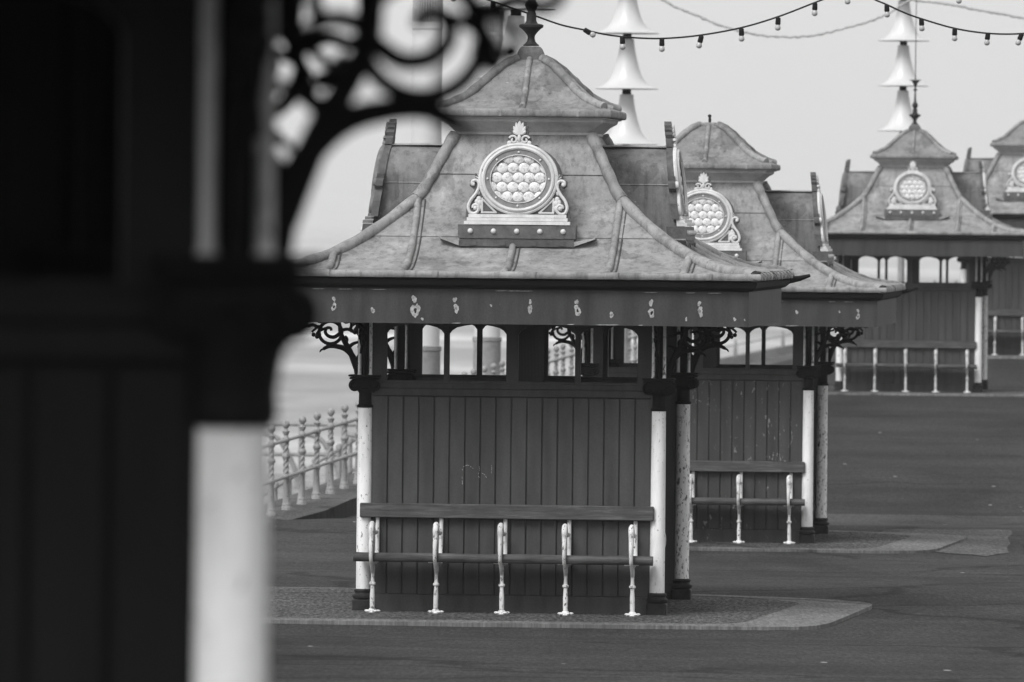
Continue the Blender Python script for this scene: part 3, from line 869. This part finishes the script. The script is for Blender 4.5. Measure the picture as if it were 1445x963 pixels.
# ------------------------------------------------------------------ GROUND
def ground():
    m = MB()
    Ys = [-40, -20, 0, 6, 11, 15, 20, 28, 34, 40, 46, 50, 54, 58, 60, 61, 63, 65, 67, 68.5, 70, 72, 74, 77, 80.5, 83, 86, 89.5, 91, 92, 94, 96, 97, 98, 99, 101, 104, 107, 111, 115,
          119, 123, 127, 130.5, 133, 136, 138.8, 140, 142, 144.5, 146.3, 149, 152, 156, 158, 162, 166, 172, 185, 200, 240, 300, 400, 600, 1000, 2000, 6000]
    offs = [.2, .35, .6, 1, 1.5, 2, 3, 4, 5, 6, 7, 8, 9, 10, 12, 15, 20, 30, 60, 150, 400, 1500, 6000]
    rows = []
    for Y in Ys:
        r = []
        for i, o in enumerate(offs):
            X = edgeX(Y)+o+ (0 if Y < 400 else 0)
            z = gz(X, Y)
            if i: z += .004*math.sin(X*1.3+Y*.6)
            r.append(Vector((X, Y, z)))
        rows.append(r)
    m.grid(rows)
    return tag(m.build('ground', M['asphalt'], None, 180), kind='structure')
ground()

def pad(C, z, th, i):
    lx = -3.4 if i == 0 else -2.75
    """raised island round each shelter with a stone edging"""
    out = [(lx, -3.02), (1.85, -3.02), (2.10, -2.98), (2.30, -2.86), (2.42, -2.66), (2.50, -2.2), (2.66, .6), (2.66, .95), (2.58, 1.3), (2.35, 1.65), (1.9, 1.98), (1.2, 2.3), (.0, 2.5), (lx, 2.5)]
    cxm = sum(p[0] for p in out)/len(out)
    sp = []
    n = len(out)
    inn = [(lx+.16, -2.72), (1.45, -2.72), (1.62, -2.70), (1.76, -2.62), (1.83, -2.48), (1.90, -2.1), (2.08, .5), (2.09, .80), (2.04, 1.05), (1.90, 1.30), (1.6, 1.70), (1.05, 2.05), (.0, 2.34), (lx+.16, 2.34)]
    k = MB(); 
    def W(a, b, zz): return Vector((C[0]+a*math.cos(th)+b*math.sin(th), C[1]-a*math.sin(th)+b*math.cos(th), z+zz))
    A = [W(a, b, -.006) for a, b in out]; L = [W(a+(.01 if a > 0 else -.01), b, -.25) for a, b in out]; I = [W(a, b, -.002) for a, b in inn]
    J = [W(a, b, -.05) for a, b in inn]
    k.grid([L, A, I, J], True)
    tag(k.build('kerb', M['kerb'], None, 20), kind='structure')
    g = MB()
    g.prism(inn, lambda a, b: W(a, b, -.004), lambda a, b: W(a, b, -.2))
    tag(g.build('pavement', M['gravel'], None, 20), kind='structure')
for i, (C, z, th) in enumerate(((C1, -2.967, TH), (C2, -3.212, TH), (C3, -2.667, TH), (C4, -2.297, TH), (CF, -1.847, THF))): pad(C, z, th, i)

def sheet(pix, mat, name, lift=.012):
    m = MB(); pts = [G(*p) for p in pix]
    c = sum(pts, Vector())/len(pts)
    vs = []
    n = len(pts)
    # fan with rings so that it follows the ground
    rows = []
    for s in (1, .8, .6, .4, .2, .02):
        r = []
        for p in pts:
            q = c+(p-c)*s; r.append(Vector((q.x, q.y, gz(q.x, q.y)+lift)))
        rows.append(r)
    m.grid(rows, True)
    return tag(m.build(name, mat, None, 180), kind='structure')
sheet([(1262, 776), (1290, 778.5), (1316, 779), (1345, 782.5), (1372, 783.5), (1392, 786), (1410, 782.5), (1424, 781), (1421, 774), (1426, 768), (1422, 760), (1429, 754), (1427, 748.8), (1395, 748), (1350, 748.4), (1300, 747.5), (1262, 748), (1245, 750), (1250, 762)], M['concrete'], 'pavement', .005)

# raised plinth under the sea railing
def strip(name, mat, Ys, prof, par_z):
    m = MB(); rows = []
    for Y in Ys:
        rows.append([Vector((edgeX(Y)+dx, Y, (par_z(Y)+dz) if not callable(dz) else dz(Y))) for dx, dz in prof])
    m.grid(rows); return tag(m.build(name, mat, None, 25), kind='structure')
def plz(Y): return -3.224+.0104*(Y-92) if Y > 60 else -3.224+.0104*(60-92)
YS = [60, 70, 78, 82, 85, 88, 90, 92, 95, 98, 102, 108, 115, 125, 135, 145, 150]
m = MB(); rows = []
for Y in YS:
    w = .16 if Y > 82 else .35
    wob = .03*math.sin(Y*1.1)+ (.10 if Y > 96 else .0)
    dx = .42+wob - .25*max(0, min(1, (91-Y)/6.)) 
    rows.append([Vector((edgeX(Y)-.4, Y, plz(Y))), Vector((edgeX(Y)+dx, Y, plz(Y)))])
m.grid(rows); tag(m.build('pavement', M['plinth'], None), kind='structure')
m = MB(); rows = []
for Y in YS:
    wob = .03*math.sin(Y*1.1)+ (.10 if Y > 96 else .0)
    dx = .42+wob - .25*max(0, min(1, (91-Y)/6.)) 
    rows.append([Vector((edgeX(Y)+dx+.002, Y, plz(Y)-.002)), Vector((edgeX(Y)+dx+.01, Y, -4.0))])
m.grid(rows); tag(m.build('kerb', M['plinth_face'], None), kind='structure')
# sea wall going down, lower landing, steps, sea
m = MB(); m.grid([[Vector((edgeX(Y)-.4, Y, (plz(Y) if 60 <= Y <= 150 else gz(edgeX(Y), Y)))), Vector((edgeX(Y)-.9, Y, -9.4))] for Y in [-40, 59.9]+YS+[150.1, 172, 300, 1000, 6000]])
wall = m.build('sea_wall', M['seawall']); tag(wall, 'grey concrete sea wall dropping from the railing plinth towards the lower landing', 'sea wall')
m = MB(); m.grid([[Vector((edgeX(Y)-.4, Y, gz(edgeX(Y), Y)-.01)), Vector((edgeX(Y)+.25, Y, gz(edgeX(Y), Y)-.005))] for Y in [-40, 0, 11, 15, 40, 59.9]])
tag(m.build('pavement', M['plinth']), kind='structure')
m = MB(); m.grid([[Vector((edgeX(Y)-.4, Y, gz(edgeX(Y), Y)-.01)), Vector((edgeX(Y)+.25, Y, gz(edgeX(Y), Y)-.005))] for Y in [150.2, 156, 172, 240, 400, 1000, 6000]])
tag(m.build('pavement', M['plinth']), kind='structure')
m = MB()
m.box(-40, -.6, 60, 150, -9.4, -4.6); 
for i in range(9): m.box(-40, 2.6, 150+i*4.4, 150+(i+1)*4.4-.02, -9.5, -4.75-i*.42, .03)
tag(m.build('lower_promenade', M['seawall'], None, 20), kind='structure')
m = MB(); rows = []
for Y in (-200, 0, 100, 200, 400, 800, 1600, 3500, 8000, 20000, 60000):
    rows.append([Vector((X, Y, -9.3)) for X in (-30000, -8000, -2000, -500, -100, -20, 30, 200, 1000, 5000, 30000)])
m.grid(rows); tag(m.build('sea', M['sea'], None, 180), kind='structure')

# ------------------------------------------------------------------ SEA RAILING
def post_mesh():
    def tw(a, z):
        if .395 < z < .565 or .635 < z < .745: return .0055*math.cos(3*a-z*95)
        return 0
    prof = [(.058, -.02), (.058, .035), (.050, .05), (.054, .06), (.046, .075), (.044, .09), (.034, .33), (.044, .345), (.046, .36), (.046, .385), (.034, .392)]
    prof += [(.031, .40+i*.0082) for i in range(20)]
    prof += [(.034, .568), (.048, .585), (.050, .60), (.046, .615), (.033, .628)]
    prof += [(.030, .638+i*.0082) for i in range(13)]
    prof += [(.034, .75), (.044, .76), (.045, .80), (.030, .812), (.024, .83), (.040, .862), (.046, .878), (.030, .884), (.018, .905), (.036, .925), (.047, .945)]
    prof += [(.047*math.cos(t), .955+.046*math.sin(t)) for t in (.2, .5, .8, 1.1, 1.35, 1.5)]
    return MB().lathe([(r*.95, z) for r, z in prof], seg=22, twist=tw)
rail = empty('sea_railing', (edgeX(92), 92, plz(92)), 0, 'cast iron railing of twisted, ball topped posts on the raised kerb by the sea', 'railing')
pm = post_mesh().build('post', M['rail'], rail)
Yp = []
y = 92 - 1.42*4
while y < 149: Yp.append(y); y += 1.42
base = Vector((edgeX(92), 92, plz(92)))
for i, Y in enumerate(Yp):
    o = pm if i == 0 else pm.copy()
    if i: COL.objects.link(o); o.parent = rail
    o.location = Vector((edgeX(Y), Y, plz(Y)))-base
    o.rotation_euler = (R(random.uniform(-.6, .6)), R(random.uniform(-.8, .8)), i)
for h in (.372, .780):
    MB().tube([Vector((edgeX(Y), Y, plz(Y)+h))-base for Y in (Yp[0]-.6, 95, 105, 120, 135, Yp[-1]+.5)], .019, seg=10).build('rail', M['rail'], rail)
# railing pieces down on the landing
def run(name, a, b, n, h, label, zrails=(.5, 1.0), r=.028, mat='rail', hoops=False, grp=None):
    a = Vector(a); b = Vector(b)
    root = empty(name, a, 0, label, 'railing', grp)
    pp = MB().lathe([(.07, 0), (.06, .03), (.04, .05), (.034, h), (.055, h+.02), (.05, h+.06), (.02, h+.09)], seg=12).build('post', M[mat], root)
    for i in range(n):
        o = pp if i == 0 else pp.copy()
        if i: COL.objects.link(o); o.parent = root
        o.location = (b-a)*i/(n-1)
    for z in zrails: MB().tube([Vector((0, 0, z)), (b-a)+Vector((0, 0, z))], r, seg=8).build('rail', M[mat], root)
    if hoops:
        for i in range(n):
            q = (b-a)*i/(n-1)
            sp = smooth([q+Vector((0, -.05, h*.9)), q+Vector((.35, -.05, h*.8)), q+Vector((.62, -.05, h*.35)), q+Vector((.70, -.05, 0))], 5)
            MB().tube(sp, .045, seg=8).build('stay', M[mat], root)
    return root
run('landing_railing', (-4.35, 142, -4.6), (-2.15, 142, -4.6), 4, 1.05, 'pale railing with a thick rail and curved stays across the lower landing by the sea', (.58, 1.1), .035, hoops=True)
run('ramp_railing', (-3.35, 104, -4.6), (-2.15, 136, -4.35), 12, 1.0, 'darker ramp railing on the landing behind the twisted posts', (.55, 1.0), .025, mat='pole_base')
# distant jetty seen through the windows
dj = 430.
def jp(x, y): return P(x, y, dj)
m = MB(); pts = [(955, 520), (985, 513.5), (1010, 508.5), (1065, 498), (1120, 487.5), (1150, 482), (1175, 478)]
rows = []
for x, y in pts:
    p = jp(x, y); rows.append([p+Vector((0, 0, -6)), p, p+Vector((0, 3, 0)), p+Vector((0, 3, -6))])
m.grid(rows, True, True)
jet = m.build('jetty', M['plinth']); tag(jet, 'low grey jetty sloping up above the sea, seen through the window of the second shelter', 'jetty')
jr = empty('jetty_railing', jp(985, 513.5), 0, 'thin dark railing along the top of the jetty seen through the second shelter window', 'railing')
jb = jp(985, 513.5)
for x in (985, 1038, 1105, 1168):
    y = 513.5 - (x-985)*.19
    p = jp(x, y)-jb
    MB().tube([p+Vector((0, .3, -.2)), p+Vector((0, .3, .86))], [.11, .07], seg=8).build('post', M['pole_base'], jr)
MB().tube([jp(958, 502)-jb, jp(1175, 461)-jb], .045, seg=8).build('rail', M['pole_base'], jr)
# a short stretch of ball topped posts far behind the third shelter
far = empty('ball_topped_railing', P(1289, 440, 268), 0, 'short far railing, two ball tops just showing through the windows of the third shelter', 'railing')
fb = P(1289, 440, 268)
for x in (1289, 1319, 1349, 1379):
    top = P(x, 395.5, 268)
    o = pm.copy(); COL.objects.link(o); o.parent = far; o.location = Vector((top.x, top.y, top.z-1.15))-fb; o.scale = (1.15, 1.15, 1.15); o.rotation_euler = (0, 0, 0)
a = P(1289, 440, 268)
MB().tube([P(1280, 420, 268)-fb, P(1390, 419, 268)-fb], .03, seg=8).build('rail', M['rail'], far)

# ------------------------------------------------------------------ TIERED LAMPS
def build_lamp():
    root = empty('tiered_lamp')
    MB().lathe([(.16, 0), (.16, .5), (.10, .62), (.065, .7), (.058, 4.4)], seg=20).build('pole', M['pole_base'], root)
    for k in range(7):
        z = 4.28+.84*k
        prof = [(.468, .004), (.477, .0), (.477, .012), (.42, .030), (.36, .055), (.30, .10), (.25, .165), (.205, .26), (.170, .38), (.142, .50), (.120, .62), (.108, .70), (.104, .752), (.09, .760)]
        sp = smooth([(a, 0, b) for a, b in prof], 3)
        c = MB().lathe([(p.x, z+p.z) for p in sp], seg=48).build('shade', M['lamp'], root, 50)
        MB().lathe([(.05, z+.755), (.068, z+.76), (.068, z+.835), (.05, z+.84)], seg=20).build('collar', M['black'], c)
    MB().lathe([(.1, 4.28+.84*7-.08), (.09, 10.3), (.02, 10.5)], seg=16).build('cap', M['lamp'], root)
    return root
l1 = build_lamp()
def lamp_at(o, px, py, d, rimz=None):
    p = P(px, py, d); o.location = (p.x, p.y, p.z-4.28)
GL = 'tiered lamps along the promenade'
lamp_at(l1, 883.5, 204.5, 125.); tag(l1, 'white lamp of stacked flared shades rising behind the sharp shelter, right of its roof cap', 'lamp', GL)
l2 = copy_tree(l1); lamp_at(l2, 1273.5, 185.5, 154.); tag(l2, 'white lamp of stacked flared shades behind the distant shelter with the rod', 'lamp', GL)
l0 = copy_tree(l1); lamp_at(l0, 726, 209, 100.); tag(l0, 'nearest white tiered lamp, mostly hidden behind the finial of the sharp shelter', 'lamp', GL)

# ------------------------------------------------------------------ LOUVRED COLUMNS
def build_louvred():
    root = empty('louvred_column')
    r = .193
    s = MB().lathe([(r, 1.64), (r, 5.70)], seg=40).build('shaft', M['pole'], root)
    MB().lathe([(r+.012, 0), (r+.012, 1.0), (r+.022, 1.01), (r+.022, 1.05), (r+.012, 1.06), (r+.012, 1.60), (r+.024, 1.61), (r+.024, 1.66), (r, 1.67)], seg=36).build('base_drum', M['pole_base'], root)
    d = MB().lathe([(r+.010, 5.70), (r+.010, 5.79)], seg=40)
    d.build('lower_band', M['pole'], root)
    MB().lathe([(r-.035, 5.79), (r-.035, 6.48)], seg=30).build('louvre_core', M['black'], root)
    v = MB()
    for i in range(34):
        a = 2*math.pi*i/34; c, s_ = math.cos(a), math.sin(a)
        v.tube([(r*.93*c, r*.93*s_, 5.79), (r*.93*c, r*.93*s_, 6.48)], .008, .014, None, 6)
    v.lathe([(r*.98, 6.13), (r*.98, 6.16)], seg=36)
    v.build('louvres', M['louvre'], root)
    MB().lathe([(r+.012, 6.48), (r+.012, 6.6), (r-.02, 6.7), (.05, 6.85)], seg=36).build('top_cap', M['pole'], root)
    return root
c1 = build_louvred(); p = P(603.5, 41, 105.); c1.location = (p.x, p.y, p.z-5.70); tag(c1, 'thick pale column with vertical louvres, rising left of the sharp shelter roof cap', 'column', 'pale louvred columns behind the sharp shelter')
c2 = copy_tree(c1); p = P(691.5, 87, 122.); c2.location = (p.x, p.y, p.z-5.74); tag(c2, 'thick pale column whose louvred top shows just left of the sharp shelter finial', 'column', 'pale louvred columns behind the sharp shelter')

# ------------------------------------------------------------------ STRINGS OF BULBS
def festoon(label, d, cable, bulbs, d2=None):
    d2 = d2 or d
    x0, x1 = cable[0][0], cable[-1][0]
    dd = lambda x: d+(d2-d)*(x-x0)/(x1-x0)
    pts = smooth([P(x, y, dd(x)) for x, y in cable], 8)
    o0 = pts[0].copy()
    root = empty('string_of_bulbs', o0, 0, label, 'light string', 'strings of bulbs overhead')
    MB().tube([p-o0 for p in pts], .0085, seg=6).build('cable', M['cable'], root)
    for x, y, an in bulbs:
        p = P(x, y, dd(x))-o0; ax = Matrix.Rotation(R(an), 3, 'Y')
        s = MB().lathe([(.016, .0), (.021, -.006), (.023, -.055), (.019, -.062)], seg=12); s.xform(Matrix.Translation(p) @ ax.to_4x4())
        so = s.build('lamp_socket', M['cable'], root)
        b = MB().lathe([(.014, -.06), (.021, -.070), (.025, -.085), (.024, -.098), (.016, -.108), (.006, -.112)], seg=12)
        b.xform(Matrix.Translation(p) @ ax.to_4x4()); b.build('bulb', M['bulb'], so)
festoon('black cable of small bulbs sagging from the finial to the top centre right', 70,
        [(560, -38), (640, -16), (696, 3), (745, 19), (790, 35), (826, 43), (860, 50), (900, 54), (940, 54.5), (989, 50), (1046, 39.5), (1098, 24), (1150, 4), (1196, -14), (1260, -42)],
        [(640, -16, 0), (696, 2, 0), (824, 42, -60), (878, 52, -3), (934, 55, 0), (990, 50.5, 14), (1046, 40.5, -2), (1098, 25, 2), (1150, 4.5, 2), (1196, -12, 0)])
festoon('black cable of small bulbs descending to the right edge beyond the distant tiered lamp', 72,
        [(1180, -28), (1228, -3), (1251, 7), (1275, 18), (1300, 27), (1347, 40.5), (1394, 47.5), (1440, 48), (1490, 42), (1540, 30)],
        [(1251, 7, -3), (1300, 26.5, -3), (1347, 40.5, 0), (1394, 46.5, 6), (1442, 47.5, 22), (1486, 42, 0)])
festoon('black cable of bulbs almost above the top edge, one bulb tip showing near the right', 74,
        [(1290, -22), (1353, -12), (1420, -18), (1500, -34)], [(1353, -12, 0)])
def garland(label, pts, d, r=.020):
    sp = smooth([P(x, y, d) for x, y in pts], 14); o0 = sp[0].copy()
    q = []
    for i, p in enumerate(sp): q.append(p-o0+Vector((random.uniform(-.008, .008), 0, random.uniform(-.012, .012))))
    o = MB().tube(q, [r*random.uniform(.7, 1.3) for _ in q], seg=7).build('rope_light', M['garland']); o.location = o0
    tag(o, label, 'rope light', 'grey rope lights hung from the distant lamp')
z5 = lambda x, y: (820+x/2.312, y/2.312)
garland('grey rope light sagging between the top centre and the distant tiered lamp', [z5(170, -55), z5(265, 0), z5(300, 20), z5(370, 48), z5(450, 82), z5(520, 103), z5(600, 117), z5(700, 122), z5(800, 108), z5(900, 82), z5(980, 54), z5(1060, 8), z5(1090, -12)], 140)
garland('grey rope light running from the distant tiered lamp to the right edge', [z5(1060, -6), z5(1095, 3), z5(1200, 16), z5(1330, 40), z5(1450, 60), z5(1520, 66)], 152, .022)

# ------------------------------------------------------------------ HAZE
hz = MB().box(-45000, 45000, -400, 70000, -10.6, 14.)
hm = bpy.data.materials.new('sea_haze'); hm.use_nodes = True; hn = hm.node_tree
for n_ in list(hn.nodes):
    if n_.type == 'BSDF_PRINCIPLED': hn.nodes.remove(n_)
pv = hn.nodes.new('ShaderNodeVolumePrincipled'); pv.inputs['Density'].default_value = .00022; pv.inputs['Color'].default_value = (.95, .95, .95, 1)
hn.links.new(pv.outputs[0], hn.nodes['Material Output'].inputs['Volume'])
tag(hz.build('haze', hm), kind='stuff')
# ------------------------------------------------------------------ CAMERA
cam = bpy.data.cameras.new('camera'); co = bpy.data.objects.new('camera', cam); COL.objects.link(co)
cam.sensor_width = 36; cam.lens = F/1445*36; cam.clip_end = 100000; cam.clip_start = .5
pitch = math.atan((CY-HY)/F)
r_ = Vector((CA, 0, SA)); fwd = Vector((0, math.cos(pitch), -math.sin(pitch)))
f0 = fwd; r0 = Vector((1, 0, 0)); u0 = r0.cross(f0)
rr = r0*CA + u0*SA; uu = -r0*SA + u0*CA
mt = Matrix((rr, uu, -f0)).transposed().to_4x4()
co.matrix_world = mt
cam.dof.use_dof = True; cam.dof.focus_distance = 63.2; cam.dof.aperture_fstop = 8.0
scene.camera = co

# ------------------------------------------------------------------ LIGHT
w = bpy.data.worlds.new('World'); scene.world = w; w.use_nodes = True
nt = w.node_tree; bg = nt.nodes['Background']
SUN_EL, SUN_AZ = R(47), R(215)       # azimuth clockwise from +Y : behind and left of the camera
sky = nt.nodes.new('ShaderNodeTexSky'); sky.sky_type = 'NISHITA'; sky.sun_disc = False
sky.sun_elevation = SUN_EL; sky.sun_rotation = SUN_AZ; sky.air_density = 1.; sky.dust_density = 5.; sky.ozone_density = 1.
bw = nt.nodes.new('ShaderNodeRGBToBW'); nt.links.new(sky.outputs[0], bw.inputs[0])
cl = nt.nodes.new('ShaderNodeMix'); cl.data_type = 'FLOAT'; cl.inputs[0].default_value = .55
nt.links.new(bw.outputs[0], cl.inputs[2]); cl.inputs[3].default_value = 7.0
nt.links.new(cl.outputs[0], bg.inputs['Color']); bg.inputs['Strength'].default_value = .10
sun = bpy.data.lights.new('sun', 'SUN'); so = bpy.data.objects.new('sun', sun); COL.objects.link(so)
sun.energy = 1.35; sun.angle = R(25)
d = Vector((math.sin(SUN_AZ)*math.cos(SUN_EL), math.cos(SUN_AZ)*math.cos(SUN_EL), math.sin(SUN_EL)))
so.rotation_euler = d.to_track_quat('Z', 'Y').to_euler()
scene.view_settings.view_transform = 'Standard'; scene.view_settings.look = 'None'
scene.view_settings.gamma = 1; scene.view_settings.use_curve_mapping = False
scene.view_settings.exposure = .84
